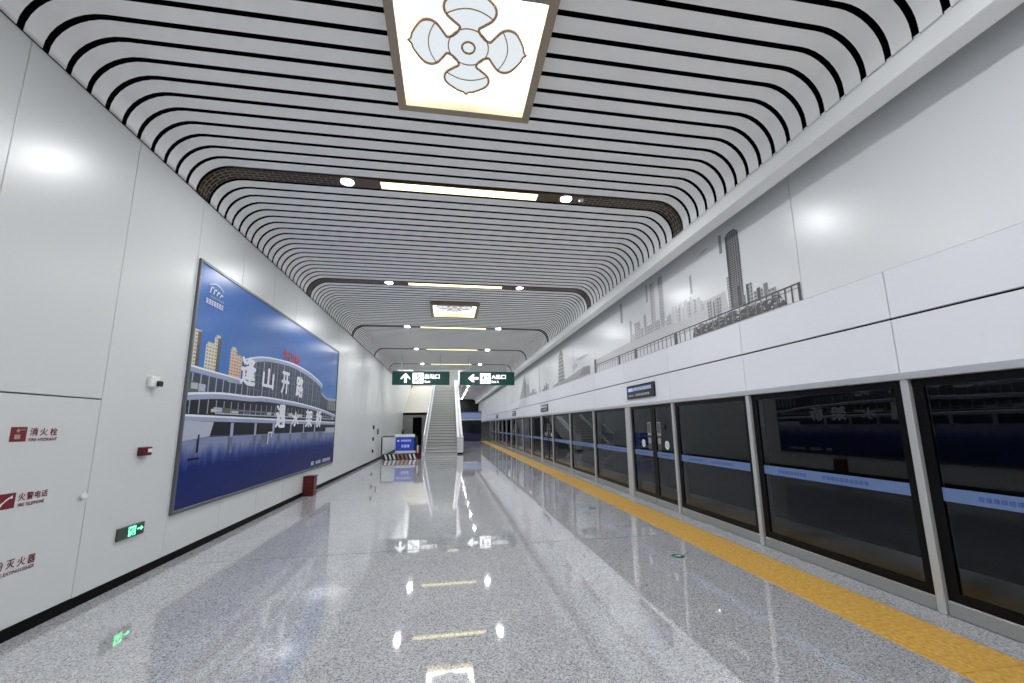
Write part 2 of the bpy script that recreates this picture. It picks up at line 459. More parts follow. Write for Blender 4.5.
# left wall: enamelled panels with open joints
b = MB()
b.box(-3.60, -3.3755, Y0, 40, -0.1, 9.0, M['groove'])
G = 0.003
ys = [3.415 + 1.2025 * k for k in range(-11, 31)]
for a, c in zip(ys[:-1], ys[1:]):
    b.bbox(-3.375, XL, a + G, c - G, 1.90 if abs(a - 3.415) < 0.01 else 0.09, 5.25, M['wall'], 0.003)
b.box(-3.375, XL, Y0, 40, 5.26, 9.0, M['plaster'])
struct(b, 'wall_left')
b = MB(); b.box(-3.38, XL + 0.006, Y0, 33, 0.0, 0.092, M['skirting']); struct(b, 'baseboard_left')

# right wall: mural panels above, fascia over the platform screen
b = MB()
b.box(4.16, 4.40, Y0, YE, 1.93, 5.4, M['groove'])
yy = 4.03 - 3.98 * 4
while yy < YE:
    b.bbox(4.115, 4.165, yy + 0.003, yy + 3.977, 3.006, 5.3, M['wall_right'], 0.003); yy += 3.98
yy = 3.12 - 1.99 * 7
while yy < YE:
    b.bbox(4.10, 4.165, yy + 0.004, yy + 1.986, 2.542, 3.0, M['fascia'], 0.004)
    b.bbox(4.10, 4.165, yy + 0.004, yy + 1.986, 2.02, 2.522, M['fascia'], 0.004); yy += 1.99
b.box(4.125, 4.17, Y0, YE, 2.522, 2.542, M['black'])
struct(b, 'wall_right')
b = MB(); b.bbox(4.06, 4.16, Y0, YE, 1.955, 2.02, M['alu'], 0.006); struct(b, 'trim_20')
b = MB()
b.bbox(3.675, 3.90, Y0, YE, 4.44, 4.655, M['cornice'], 0.006)
b.box(3.885, 3.90, Y0, YE, 4.6, 5.25, M['cornice']); b.box(3.66, 4.2, Y0, YE, 5.2, 5.3, M['cornice'])
struct(b, 'trim_21')

# closing walls
b = MB(); b.box(-3.6, 8, Y0 - 0.2, Y0, -1.5, 5.5, M['plaster']); struct(b, 'wall_back')
b = MB()
b.box(0.86, 4.4, YE, YE + 0.2, -0.1, 3.0, M['greypanel']); b.box(0.86, 4.4, YE - 1.2, YE, 3.0, 5.3, M['black'])
struct(b, 'wall_far')
# stairwell shell above and behind
b = MB()
b.box(-3.6, 0.9, Y1 + 0.12, Y1 + 0.3, 5.08, 8.6, M['plaster'])
b.box(0.9, 1.05, Y1 + 0.12, 44, 5.05, 8.6, M['plaster'])
b.box(0.72, 0.86, 38.2, YE, 0, 5.1, M['plaster'])
b.box(-3.6, 1.05, 43, 43.2, 5.1, 8.6, M['plaster'])
b.box(-3.6, 1.05, Y1 + 0.12, 43.2, 8.5, 8.7, M['plaster'])
b.box(-3.6, 0.72, 38.2, 43.2, 4.95, 5.10, M['stone'])
struct(b, 'wall_stairwell')
# end recess beside the stairs: grey niche with a dark doorway, beige slope above
b = MB()
b.box(-3.38, -2.62, 32.0, 32.2, 0, 2.57, M['greypanel']); b.box(-1.95, -1.36, 32.0, 32.2, 0, 2.57, M['greypanel'])
b.box(-2.62, -1.95, 32.0, 32.2, 2.22, 2.57, M['greypanel'])
b.box(-2.75, -1.85, 34, 34.1, 0, 2.4, M['void'])
b.prism([(-3.36, 32.0, 2.57), (-3.36, 38.4, 5.2), (-3.36, 38.6, 5.2), (-3.36, 38.6, 4.9), (-3.36, 32.2, 2.4), (-3.36, 32.0, 2.4)], (2.0, 0, 0), M['beige'])
struct(b, 'wall_end')
b = MB(); b.box(-2.62, -1.95, 32.06, 32.1, 0, 2.22, M['void']); struct(b, 'door_1')
b = MB(); b.tube([(-3.30, 31.7, 0.6), (-3.30, 31.7, 1.1), (-3.30, 32.1, 1.35), (-3.30, 38.3, 5.2)], 0.07, M['blackplastic'], 8)
tag(b.build('sloping_handrail'), 'black sloping handrail on the left wall above the dark doorway', 'handrail')
# track side
b = MB()
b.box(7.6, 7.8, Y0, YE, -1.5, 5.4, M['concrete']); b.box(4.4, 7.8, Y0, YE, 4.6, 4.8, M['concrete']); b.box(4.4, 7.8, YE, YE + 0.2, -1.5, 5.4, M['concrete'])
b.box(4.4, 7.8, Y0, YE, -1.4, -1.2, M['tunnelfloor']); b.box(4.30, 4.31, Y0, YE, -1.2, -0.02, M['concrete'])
b.box(4.31, 5.15, Y0, YE, -1.2, 0.10, M['ledge'])
struct(b, 'wall_track')

# ------------------------------------------------------------------ ceiling lights
ORD = ['first', 'second', 'third', 'fourth', 'fifth', 'sixth', 'seventh', 'eighth', 'ninth', 'tenth', 'eleventh', 'twelfth', 'thirteenth', 'fourteenth', 'fifteenth', 'sixteenth', 'seventeenth', 'eighteenth', 'nineteenth', 'twentieth']
def bandname(i):
    k = i - 3
    return (ORD[k] + ' dark ceiling band ahead of the camera') if k >= 0 else ('dark ceiling band ' + ['far behind', 'behind', 'right above'][i] + ' the camera')
spot0 = bar0 = None
def mk_spot(loc, lab):
    t = thing('downlight', loc, lab, 'downlight', 'round downlights')
    b = MB(); n = 32; vs_ = []
    for k in range(n):
        a = 2 * PI * k / n; q = max(abs(math.cos(a)), abs(math.sin(a)))
        vs_ += [(0.101 * math.cos(a) / q, 0.114 * math.sin(a) / q, 0.0), (0.088 * math.cos(a), 0.088 * math.sin(a), -0.004), (0.082 * math.cos(a), 0.082 * math.sin(a), 0.008)]
    fs_ = []
    for k in range(n):
        a = 3 * k; c = 3 * ((k + 1) % n); fs_ += [(a, c, c + 1, a + 1), (a + 1, c + 1, c + 2, a + 2)]
    b.add(vs_, fs_[0::2], M['band']); b.add(vs_, fs_[1::2], M['alu']); b.build('ring', t)
    b = MB(); b.disc((0, 0, 0.006), 0.08, (0, 0, -1), M['lens_white']); b.build('lens', t)
    return t
def mk_bar(loc, lab):
    t = thing('linear_light', loc, lab, 'ceiling light', 'long ceiling lights')
    b = MB(); h = 0.106; w = 1.185
    for a in ((-w, w, -h, -h + 0.014), (-w, w, h - 0.014, h), (-w, -w + 0.014, -h, h), (w - 0.014, w, -h, h)):
        b.box(a[0], a[1], a[2], a[3], -0.012, 0.0, M['band'])
    b.build('frame', t)
    b = MB(); b.box(-w + 0.014, w - 0.014, -h + 0.014, h - 0.014, -0.006, 0.0, M['bar_glow']); b.build('diffuser', t)
    return t
for i, yb in enumerate(YB):
    for side, x in (('left', -1.49), ('right', 1.79)):
        lab = 'round white downlight at %s of %s' % (side, bandname(i))
        if spot0 is None: spot0 = mk_spot((x, yb, ZC - 0.003), lab)
        else: dup(spot0, (x, yb, ZC - 0.003), lab)
    lab = 'long warm light bar set in the ' + bandname(i)
    if bar0 is None: bar0 = mk_bar((0.15, yb, ZC - 0.003), lab)
    else: dup(bar0, (0.15, yb, ZC - 0.003), lab)
for k, yb in enumerate([28.3, 32.8, 37.5, 42.0, 46.5, 51.0, 55.5]):
    dup(spot0, (1.8, yb, ZC - 0.014), 'small downlight over the far aisle right of the stairs, %s of the receding row' % ORD[k], 'far aisle downlights')
b = MB((2.03, 5.73, ZC)); b.cyl((2.03, 5.73, ZC), (2.03, 5.73, ZC - 0.03), 0.05, M['steel'], 20, 0.035)
tag(b.build('smoke_detector'), 'small silver round detector beside the right downlight of the nearest dark band', 'detector')

def catmull(pts, n=6):
    out = []
    for i in range(len(pts) - 1):
        p0 = pts[max(i - 1, 0)]; p1 = pts[i]; p2 = pts[i + 1]; p3 = pts[min(i + 2, len(pts) - 1)]
        for k in range(n):
            t = k / n
            out.append(tuple(0.5 * (2 * p1[j] + (p2[j] - p0[j]) * t + (2 * p0[j] - 5 * p1[j] + 4 * p2[j] - p3[j]) * t * t + (3 * p1[j] - p0[j] - 3 * p2[j] + p3[j]) * t ** 3) for j in range(2)))
    out.append(tuple(pts[-1])); return out
def mk_square(loc, lab):
    t = thing('square_light', loc, lab, 'ceiling light', 'square flower ceiling lights')
    o_, i_ = 0.715, 0.632
    b = MB()
    for q in range(4):
        R = Matrix.Rotation(q * PI / 2, 4, 'Z')
        def rot(p): return tuple(R @ Vector(p))
        b.add([rot(p) for p in ((-o_, -o_, 0), (o_, -o_, 0), (i_, -i_, 0), (-i_, -i_, 0), (-o_, -o_, 0.17), (o_, -o_, 0.17))], [(0, 1, 2, 3), (0, 4, 5, 1)], M['bronze'])
        b.add([rot(p) for p in ((-i_, -i_, 0), (i_, -i_, 0), (i_, -i_, 0.165), (-i_, -i_, 0.165))], [(0, 1, 2, 3)], M['warm_reveal'])
    b.build('frame', t)
    b = MB(); b.box(-i_ - 0.01, i_ + 0.01, -i_ - 0.01, i_ + 0.01, 0.160, 0.17, M['panel_glow']); b.build('diffuser', t)
    half = [(0.092, 0.17), (0.088, 0.205), (0.14, 0.245), (0.205, 0.30), (0.228, 0.368), (0.196, 0.44), (0.09, 0.515), (0.03, 0.535), (0.0, 0.566)]
    c = catmull(half); outline = c + [(-x, y) for x, y in reversed(c[:-1])]
    mo = MB(); pe = MB()
    for q in range(4):
        R = Matrix.Rotation(q * PI / 2, 4, 'Z')
        pe.poly([tuple(R @ Vector((x, y, 0.157))) for x, y in outline], M['petal_glow'])
        mo.tube([tuple(R @ Vector((x, y, 0.152))) for x, y in outline], 0.0115, M['motif'], 6, flat=(0, 0, 1))
        arc = [(-0.214 + 0.428 * k / 12, 0.30 + 0.075 * (1 - ((k - 6) / 6) ** 2)) for k in range(13)]
        mo.tube([tuple(R @ Vector((x, y, 0.153))) for x, y in arc], 0.0055, M['motif'], 6, flat=(0, 0, 1))
        # small loop joining neighbouring petals
        a = Vector((0.092, 0.17, 0.152)); c2 = Vector((0.17, 0.092, 0.152))
        lp = [a, Vector((0.108, 0.143, 0.152)), Vector((0.143, 0.108, 0.152)), c2]
        mo.tube([tuple(R @ p) for p in lp], 0.0115, M['motif'], 6, flat=(0, 0, 1))
    A = [2 * PI * k / 40 for k in range(40)]
    pe.poly([(0.185 * math.cos(a), 0.185 * math.sin(a), 0.1566) for a in A], M['petal_glow'])
    mo.tube([(0.19 * math.cos(a), 0.19 * math.sin(a), 0.153) for a in A], 0.006, M['motif'], 6, True, (0, 0, 1))
    mo.tube([(0.061 * math.cos(a), 0.061 * math.sin(a), 0.152) for a in A], 0.010, M['motif'], 6, True, (0, 0, 1))
    pe.build('petal_film', t); mo.build('flower_outline', t)
    return t
sq0 = mk_square((0.142, 3.385, 5.0), 'large square light box with a four-petal flower outline, nearest the camera')
dup(sq0, (0.15, 12.2, 5.0), 'square flower light box between the second and third dark ceiling bands')
dup(sq0, (0.15, -5.2, 5.0), 'square flower light box on the ceiling behind the camera')

# ------------------------------------------------------------------ things on the left wall
PY0, PY1, PZ0, PZ1 = 5.845, 13.04, 0.555, 3.875
t = thing('advertising_poster', (XL, PY0, PZ0), 'huge blue framed picture poster of a waterside station building', 'poster')
b = MB((XL, PY0, PZ0)); fw = 0.042
for a in ((PY0, PY1, PZ0, PZ0 + fw), (PY0, PY1, PZ1 - fw, PZ1), (PY0, PY0 + fw, PZ0 + fw, PZ1 - fw), (PY1 - fw, PY1, PZ0 + fw, PZ1 - fw)):
    b.bbox(XL + 0.001, XL + 0.035, a[0], a[1], a[2], a[3], P['frame'], 0.004)
b.build('frame', t)
b = MB((XL, PY0, PZ0)); lay = [XL + 0.02]
b.box(XL + 0.001, lay[0], PY0 + fw, PY1 - fw, 1.512, PZ1 - fw, P['sky']); b.box(XL + 0.001, lay[0], PY0 + fw, PY1 - fw, PZ0 + fw, 1.512, P['water'])
def nxt(): lay[0] += 0.00015; return lay[0]
def pq(pts, m, x=None):
    x = nxt() if x is None else x
    ylo, yhi, zlo, zhi = PY0 + fw, PY1 - fw, PZ0 + fw, PZ1 - fw
    b.poly([(x, min(max(p[0], ylo), yhi), min(max(p[1], zlo), zhi)) for p in pts], P[m])
def rect(y0, y1, z0, z1, m, x=None): pq([(y0, z0), (y1, z0), (y1, z1), (y0, z1)], m, x)
# far tower blocks
rect(5.85, 6.06, 2.40, 2.915, 'towerwin'); rect(5.98, 6.06, 2.40, 2.90, 'towerdark')
rect(6.19, 6.40, 2.38, 2.76, 'towerwin'); rect(6.22, 6.38, 2.76, 2.80, 'tower'); rect(6.38, 6.56, 2.38, 2.90, 'towerwin'); rect(6.47, 6.56, 2.38, 2.90, 'towerdark'); rect(6.42, 6.53, 2.9, 2.94, 'tower')
rect(6.84, 7.03, 2.30, 2.81, 'brickwin'); rect(7.03, 7.22, 2.30, 2.75, 'brickwin'); rect(6.88, 7.0, 2.81, 2.85, 'tower')
# station body
body = [(5.85, 1.48), (5.85, 2.33), (6.43, 2.32), (7.22, 2.28), (7.40, 2.70), (8.05, 2.80), (8.71, 2.85), (9.5, 2.865), (10.47, 2.79), (11.43, 2.62), (11.6, 2.40), (12.2, 2.36), (13.0, 2.36), (13.0, 1.48)]
pq(body, 'glass')
x = nxt()
for k in range(26):
    yy = 7.55 + k * 0.155; top = 2.66 + 0.2 * (1 - ((yy - 9.4) / 2.2) ** 2)
    rect(yy, yy + 0.02 + (0.02 if k % 3 == 0 else 0), 2.08, top, 'mullion' if k % 2 else 'bandlo', x)
x = nxt()
for zz in (2.25, 2.38, 2.51, 2.64): rect(7.45, 11.5, zz, zz + 0.012, 'bandlo', x)
x = nxt()
for k in range(9): rect(5.95 + k * 0.19, 5.98 + k * 0.19, 2.06, 2.33, 'mullion', x)
rect(5.85, 6.12, 1.80, 2.22, 'green'); rect(6.12, 6.28, 2.1, 2.2, 'pale'); rect(5.95, 6.1, 2.12, 2.2, 'pale')
# big curved roof and side canopies
def band(top, bot, m):
    for i in range(len(top) - 1):
        pq([bot[i], bot[i + 1], top[i + 1], top[i]], m, lay[0] + 0.0001)
    nxt()
top = catmull([(7.22, 2.70), (7.57, 2.80), (8.04, 2.885), (8.69, 2.94), (9.48, 2.968), (10.44, 2.915), (11.27, 2.791), (11.60, 2.70)], 4)
bot = catmull([(7.30, 2.62), (7.59, 2.70), (8.06, 2.798), (8.71, 2.85), (9.50, 2.868), (10.47, 2.795), (11.30, 2.66), (11.58, 2.60)], 4)
band(top, bot, 'band'); band([(p[0], p[1] + 0.0) for p in top], [(p[0], p[1] - 0.03) for p in top], 'white')
top = catmull([(5.85, 2.43), (6.42, 2.41), (6.85, 2.40), (7.25, 2.384)], 4); bot = [(p[0], p[1] - 0.085) for p in top]
band(top, bot, 'band'); band(top, [(p[0], p[1] - 0.025) for p in top], 'white')
top = catmull([(11.56, 2.52), (11.9, 2.43), (12.3, 2.40), (13.0, 2.425)], 4); band(top, [(p[0], p[1] - 0.07) for p in top], 'band')
rect(12.2, 13.0, 2.05, 2.3, 'green'); x = nxt()
for k in range(5): rect(12.2 + k * 0.17, 12.24 + k * 0.17, 2.0, 2.35, 'pale', x)
# storey bands
x = nxt(); rect(5.85, 13.0, 1.50, 2.06, 'dark', x)
top = catmull([(5.85, 2.06), (6.7, 2.125), (7.62, 2.137), (8.18, 2.163), (9.65, 2.151), (10.8, 2.11), (11.81, 2.055), (13.0, 1.95)], 4); bot = [(p[0], p[1] - 0.10 + 0.02 * (p[0] - 5.85) / 7) for p in top]
band(top, bot, 'band'); band(top, [(p[0], p[1] - 0.03) for p in top], 'white')
x = nxt()
for k in range(34): rect(5.95 + k * 0.21, 5.975 + k * 0.21, 1.8, 2.0, 'mullion', x)
rect(6.6, 12.9, 1.86, 1.89, 'bandlo'); rect(6.6, 12.9, 1.805, 1.825, 'pale')
x = nxt()
for k in range(22):
    yy = 6.0 + random.random() * 6.8; rect(yy, yy + 0.12 + random.random() * 0.2, 1.83, 1.86 + random.random() * 0.05, random.choice(['green', 'pale', 'tower']), x + 0.00008 * k)
lay[0] += 0.003
top = [(5.85 + 7.15 * k / 12, 1.785 - 0.045 * k / 12) for k in range(13)]; band(top, [(p[0], p[1] - 0.085) for p in top], 'band'); band(top, [(p[0], p[1] - 0.028) for p in top], 'white')
# quay piers, pale walls and their reflections in the water
pq([(5.86, 1.44), (6.5, 1.49), (6.57, 1.69), (5.86, 1.70)], 'pale'); x = nxt()
for y0, y1 in ((7.05, 7.14), (7.85, 7.93), (8.6, 8.7), (9.5, 9.58), (10.3, 10.38), (11.1, 11.2)): rect(y0, y1, 1.47, 1.68, 'band', x)
rect(12.1, 13.0, 1.44, 1.58, 'pale'); rect(6.22, 6.26, 1.28, 1.52, 'dark'); rect(6.06, 6.3, 1.19, 1.215, 'dark')
x = nxt()
for y0, y1, z0 in ((7.05, 7.14, 1.22), (7.85, 7.95, 1.3), (8.15, 8.4, 1.25), (8.9, 9.0, 1.2), (9.5, 9.58, 1.25), (10.2, 10.6, 1.32), (11.1, 11.2, 1.25), (11.5, 11.8, 1.3)): rect(y0, y1, z0, 1.47, 'bandlo', x)
x = lay[0] + 0.002; lay[0] = x
# calligraphy-like headline, two rows of four
for ch, y0, z0, w, h in (('逢', 7.20, 2.31, 0.50, 0.46), ('山', 8.0, 2.32, 0.47, 0.36), ('开', 8.86, 2.29, 0.38, 0.43), ('路', 9.68, 2.27, 0.42, 0.45), ('遇', 8.72, 1.60, 0.46, 0.44), ('水', 9.57, 1.63, 0.40, 0.30), ('架', 10.44, 1.60, 0.46, 0.41), ('桥', 11.20, 1.60, 0.43, 0.41)):
    put_text(b, ch, on_left(y0, z0, x), P['white'], w=w, h=h, bold=0.05)
for a in ((8.42, 8.60, 1.49, 1.52), (8.42, 8.45, 1.30, 1.52), (8.57, 8.60, 1.42, 1.52)): rect(*a, 'white', x)
for k, ch in enumerate('坪山站'): put_text(b, ch, on_left(8.85 + 0.33 * k, 2.985, x), P['red'], w=0.26, h=0.19, bold=0.03)
# emblem and small line at the top-left, small line at the bottom-right
arc = [(6.10 + 0.36 * k / 10, 3.60 + 0.05 * math.sin(PI * k / 10)) for k in range(11)]; band(arc, [(p[0], p[1] - 0.014) for p in arc], 'white')
x = lay[0] + 0.001
for k in range(4):
    y0 = 6.11 + 0.085 * k; hh = 0.10 - 0.014 * k
    pq([(y0, 3.48), (y0 + 0.025, 3.48), (y0 + 0.055, 3.48 + hh), (y0 + 0.03, 3.48 + hh)], 'white', x); pq([(y0 + 0.03, 3.48 + hh - 0.022), (y0 + 0.09, 3.48 + hh - 0.022), (y0 + 0.09, 3.48 + hh), (y0 + 0.03, 3.48 + hh)], 'white', x)
glyphs(b, on_left(6.14, 3.42, x), 0.36, 0.03, P['band'], 9)
glyphs(b, on_left(6.05, 3.315, x), 0.45, 0.075, P['white'], 7)
glyphs(b, on_left(11.05, 0.665, x), 0.20, 0.085, P['white'], 1, 0.0); glyphs(b, on_left(11.42, 0.67, x), 0.42, 0.075, P['white'], 3); glyphs(b, on_left(12.0, 0.67, x), 0.74, 0.075, P['white'], 6)
b.build('printed_panel', t)

# fire hydrant cabinet door with three lettered stickers
t = thing('hydrant_cabinet', (XL, 3.42, 0.095), 'flush white cabinet door with three red fire labels at lower left', 'cabinet')
O = (XL, 3.42, 0.095)
b = MB(O); b.bbox(-3.375, XL, 3.42, 4.614, 0.095, 1.887, M['wall'], 0.003); b.build('door', t)
b = MB(O); b.cyl((XL, 4.552, 0.995), (XL + 0.02, 4.552, 0.995), 0.02, M['alu'], 20); b.cyl((XL + 0.02, 4.552, 0.995), (XL + 0.035, 4.552, 0.995), 0.03, M['white'], 20, 0.026); b.build('knob', t)
def sticker(y0, z0, h, chars, eng, icon, label):
    x = XL + 0.001
    b = MB(O)
    cw = [0.062, 0.072]
    if icon:
        b.prism([(x, y0, z0), (x, y0 + 0.128, z0), (x, y0 + 0.128, z0 + h), (x, y0, z0 + h)], (0.0008, 0, 0), M['darkred'])
    p = b.build('sticker', t); p['label'] = label
    if icon:
        b = MB(O); xx = x + 0.0012
        if icon == 'hydrant':
            b.box(xx, xx + 0.0004, y0 + 0.035, y0 + 0.08, z0 + 0.02, z0 + 0.055, M['sticker'])
            b.disc((xx + 0.0003, y0 + 0.058, z0 + 0.085), 0.014, (1, 0, 0), M['sticker'], 16)
            b.box(xx, xx + 0.0004, y0 + 0.075, y0 + 0.115, z0 + 0.088, z0 + 0.094, M['sticker'])
        else:
            pts = [(y0 + 0.02 + 0.085 * k / 8, z0 + 0.03 + 0.055 * math.sin(PI / 2 * k / 8)) for k in range(9)]
            for i in range(8):
                (a, c), (d, e) = pts[i], pts[i + 1]; wd = 0.011 if i in (0, 7) else 0.006
                b.poly([(xx, a, c - wd), (xx, d, e - wd), (xx, d, e + wd), (xx, a, c + wd)], M['whiteprint'])
        b.build('icon', p)
    b = MB(O); xx = x + 0.0004
    for yy, zz, w, hh, ch in chars: put_text(b, ch, on_left(yy, zz, xx), M['darkred'], w=w, h=hh, bold=0.03)
    b.build('lettering', p); b = MB(O)
    yy, zz, w, hh, s_ = eng; put_text(b, s_, on_left(yy, zz, xx), M['darkred'], w=w, h=hh, bold=0.03)
    b.build('lettering', p)
sticker(3.812, 1.516, 0.114, [(3.965, 1.56, 0.066, 0.062, '消'), (4.05, 1.558, 0.066, 0.062, '火'), (4.138, 1.558, 0.066, 0.062, '栓')], (3.965, 1.514, 0.245, 0.026, 'FIRE HYDRANT'), 'hydrant', 'red hydrant label, top of three')
sticker(3.815, 1.006, 0.116, [(3.965, 1.052, 0.056, 0.058, '火'), (4.032, 1.052, 0.056, 0.058, '警'), (4.10, 1.053, 0.048, 0.056, '电'), (4.155, 1.053, 0.054, 0.056, '话')], (3.972, 1.005, 0.215, 0.027, 'FIRE TELEPHONE'), 'phone', 'red fire telephone label, middle of three')
sticker(3.74, 0.50, 0.11, [(3.88, 0.545, 0.062, 0.066, '粉'), (3.965, 0.545, 0.064, 0.064, '灭'), (4.05, 0.54, 0.064, 0.066, '火'), (4.132, 0.537, 0.064, 0.066, '器')], (3.88, 0.495, 0.315, 0.027, 'FIRE EXTINGUISHER'), None, 'red extinguisher label, lowest of three')

# illuminated exit sign low on the wall
t = thing('exit_sign', (XL, 5.04, 0.46), 'small dark exit sign glowing green, low on the left wall', 'exit sign')
O = (XL, 5.04, 0.46)
b = MB(O); b.bbox(XL, XL + 0.022, 5.04, 5.42, 0.462, 0.588, M['exit_plate'], 0.004); b.build('plate', t)
b = MB(O); x = XL + 0.0232
def er(y0, y1, z0, z1): b.poly([(x, y0, z0), (x, y1, z0), (x, y1, z1), (x, y0, z1)], M['exit_green'])
er(5.185, 5.20, 0.478, 0.57); er(5.185, 5.285, 0.557, 0.572); er(5.272, 5.285, 0.478, 0.57)
b.disc((x, 5.243, 0.543), 0.009, (1, 0, 0), M['exit_green'], 14)
for q in (((5.226, 0.53), (5.244, 0.532), (5.238, 0.505), (5.22, 0.505)), ((5.24, 0.53), (5.262, 0.512), (5.258, 0.506), (5.236, 0.522)), ((5.226, 0.53), (5.206, 0.512), (5.211, 0.507), (5.229, 0.52)),
          ((5.229, 0.507), (5.24, 0.505), (5.258, 0.482), (5.248, 0.479)), ((5.221, 0.507), (5.232, 0.506), (5.216, 0.478), (5.204, 0.480))):
    b.poly([(x, a, c) for a, c in q], M['exit_green'])
er(5.31, 5.375, 0.524, 0.536); b.poly([(x, 5.362, 0.508), (x, 5.398, 0.53), (x, 5.362, 0.552)], M['exit_green'])
b.build('running_man_symbol', t)
# white sensor and red call point
t = thing('wall_sensor', (XL, 5.26, 2.13), 'white sensor box with a dark lens, high beside the poster', 'sensor')
O = (XL, 5.26, 2.13)
b = MB(O); b.bbox(XL, XL + 0.045, 5.19, 5.335, 2.07, 2.195, M['white'], 0.008); b.build('housing', t)
b = MB(O); b.bbox(XL + 0.045, XL + 0.075, 5.27, 5.345, 2.085, 2.145, M['blackplastic'], 0.006); b.build('lens', t)
t = thing('alarm_box', (XL, 5.26, 1.36), 'dark red alarm call box on the wall under the white sensor', 'alarm')
O = (XL, 5.26, 1.36)
b = MB(O); b.bbox(XL - 0.001, XL + 0.055, 5.185, 5.335, 1.312, 1.405, M['red'], 0.006); b.build('housing', t)
b = MB(O); b.bbox(XL + 0.055, XL + 0.06, 5.262, 5.322, 1.345, 1.385, M['white'], 0.002); b.build('plate', t)
# red extinguisher box
t = thing('extinguisher_box', (-3.22, 10.72, 0), 'red metal box standing on the floor under the poster', 'fire extinguisher box')
O = (-3.22, 10.72, 0)
b = MB(O); b.bbox(-3.335, -3.10, 10.62, 10.86, 0.0, 0.43, M['red'], 0.008); b.build('body', t)
b = MB(O); b.bbox(-3.34, -3.085, 10.605, 10.875, 0.43, 0.46, M['red'], 0.008); b.build('lid', t)
b = MB(O); b.box(-3.27, -3.165, 10.612, 10.62, 0.31, 0.34, M['darkred']); b.build('handle', t)
# small dark fittings far down the wall
def fitting(y, z, h, lab):
    b = MB((XL, y, z)); b.bbox(XL, XL + 0.05, y - 0.05, y + 0.05, z - h, z + h, M['blackplastic'], 0.008); b.cyl((XL + 0.05, y, z), (XL + 0.065, y, z), 0.025, M['darksteel'], 12)
    tag(b.build('wall_fitting'), lab, 'wall fitting', 'dark fittings on the left wall')
fitting(19.6, 1.55, 0.09, 'dark wall fitting near the stairs, topmost of the nearer column')
fitting(19.58, 1.03, 0.08, 'dark wall fitting near the stairs, middle of the nearer column')
fitting(19.57, 0.50, 0.07, 'dark wall fitting near the stairs, lowest of the nearer column')
fitting(20.8, 1.34, 0.13, 'tall dark wall fitting beyond the column of three, above the barrier post')

# ------------------------------------------------------------------ skyline print on the right wall
b = MB((4.115, 4.0, 3.0)); kx = [4.1135]
def mq(pts, m, x=None):
    if x is None: kx[0] -= 0.00004; x = kx[0]
    b.poly([(x, p[0], p[1]) for p in pts], K[m])
def mr(y0, y1, z0, z1, m, x=None): mq([(y0, z0), (y0, z1), (y1, z1), (y1, z0)], m, x)
mr(4.04, 23.6, 3.008, 3.022, 'haze')
# pale haze, hills and distant blocks first
mq([(11.0, 3.25), (11.0, 3.38), (8.6, 3.44), (7.1, 3.47), (5.9, 3.55), (5.35, 3.55), (5.3, 3.25)], 'x')
env = [(5.35, 3.53), (5.84, 3.52), (5.99, 3.70), (6.21, 3.76), (6.43, 3.73), (6.78, 3.74), (7.05, 3.57), (7.4, 3.5)]
for k in range(46):
    y = 5.4 + 1.75 * k / 46 + 0.03 * random.random()
    i = max(j for j in range(len(env) - 1) if env[j][0] <= y); t_ = (y - env[i][0]) / (env[i + 1][0] - env[i][0])
    h = env[i][1] + t_ * (env[i + 1][1] - env[i][1]) - 0.12 * random.random()
    mr(y, y + 0.03 + random.random() * 0.07, 3.40, h, random.choice(['litwin', 'x', 'x', 'haze']))
mr(7.10, 7.27, 3.45, 4.47, 'litwin'); mr(7.2, 7.27, 3.45, 4.47, 'l'); mr(7.44, 7.62, 3.45, 4.45, 'x'); mr(7.55, 7.62, 3.45, 4.45, 'litwin')
mr(7.72, 7.79, 4.10, 4.48, 'l'); mr(6.155, 6.215, 3.78, 4.11, 'l')
for y0, y1, z in ((7.85, 7.96, 3.87), (8.13, 8.42, 3.80), (8.54, 8.64, 3.92), (7.3, 7.5, 3.62), (7.6, 7.84, 3.60), (8.0, 8.12, 3.62), (8.44, 8.52, 3.58)): mr(y0, y1, 3.40, z, 'litwin')
mr(9.0, 9.12, 3.98, 4.46, 'l'); mr(13.0, 13.05, 3.6, 4.1, 'x'); mr(18.2, 18.3, 3.2, 4.2, 'l')
mq([(11, 3.3), (8.7, 3.40), (7.1, 3.43), (6.3, 3.37), (6.3, 3.22), (11, 3.22)], 'x')
mq([(5.92, 4.345), (5.80, 4.35), (5.68, 4.36), (5.70, 4.40), (5.80, 4.385)], 'x'); mq([(12.9, 3.65), (12.0, 3.70), (11.4, 3.62), (12.2, 3.58)], 'x')
# pagoda, bridge and old town towards the stairs
for k in range(7):
    z0 = 3.12 + 0.135 * k; w = 0.42 - 0.022 * k; mr(14.55 - w, 14.55 + w, z0, z0 + 0.095, 'm'); mr(14.55 - w * 1.15, 14.55 + w * 1.15, z0 + 0.095, z0 + 0.115, 'd')
mq([(14.9, 4.07), (14.2, 4.07), (14.5, 4.33)], 'm')
mq([(16.0, 3.02), (15.1, 3.16), (14.46, 3.15), (13.85, 3.17), (12.03, 3.33), (11.42, 3.30), (11.42, 3.04), (12.5, 3.03)], 'l'); mq([(12.5, 3.1), (12.03, 3.30), (11.45, 3.28), (11.45, 3.05)], 'm')
x = kx[0] - 0.00006
for k in range(20): yy = 11.9 + k * 0.2; mr(yy, yy + 0.07, 3.03, 3.12, 'm', x)
kx[0] = x
mq([(23.6, 3.02), (23.0, 3.45), (22.4, 3.9), (22.0, 4.30), (21.7, 3.9), (21.4, 3.6), (20.9, 3.75), (20.4, 3.03)], 'l'); mr(21.6, 22.1, 3.03, 3.9, 'm')
x = kx[0]
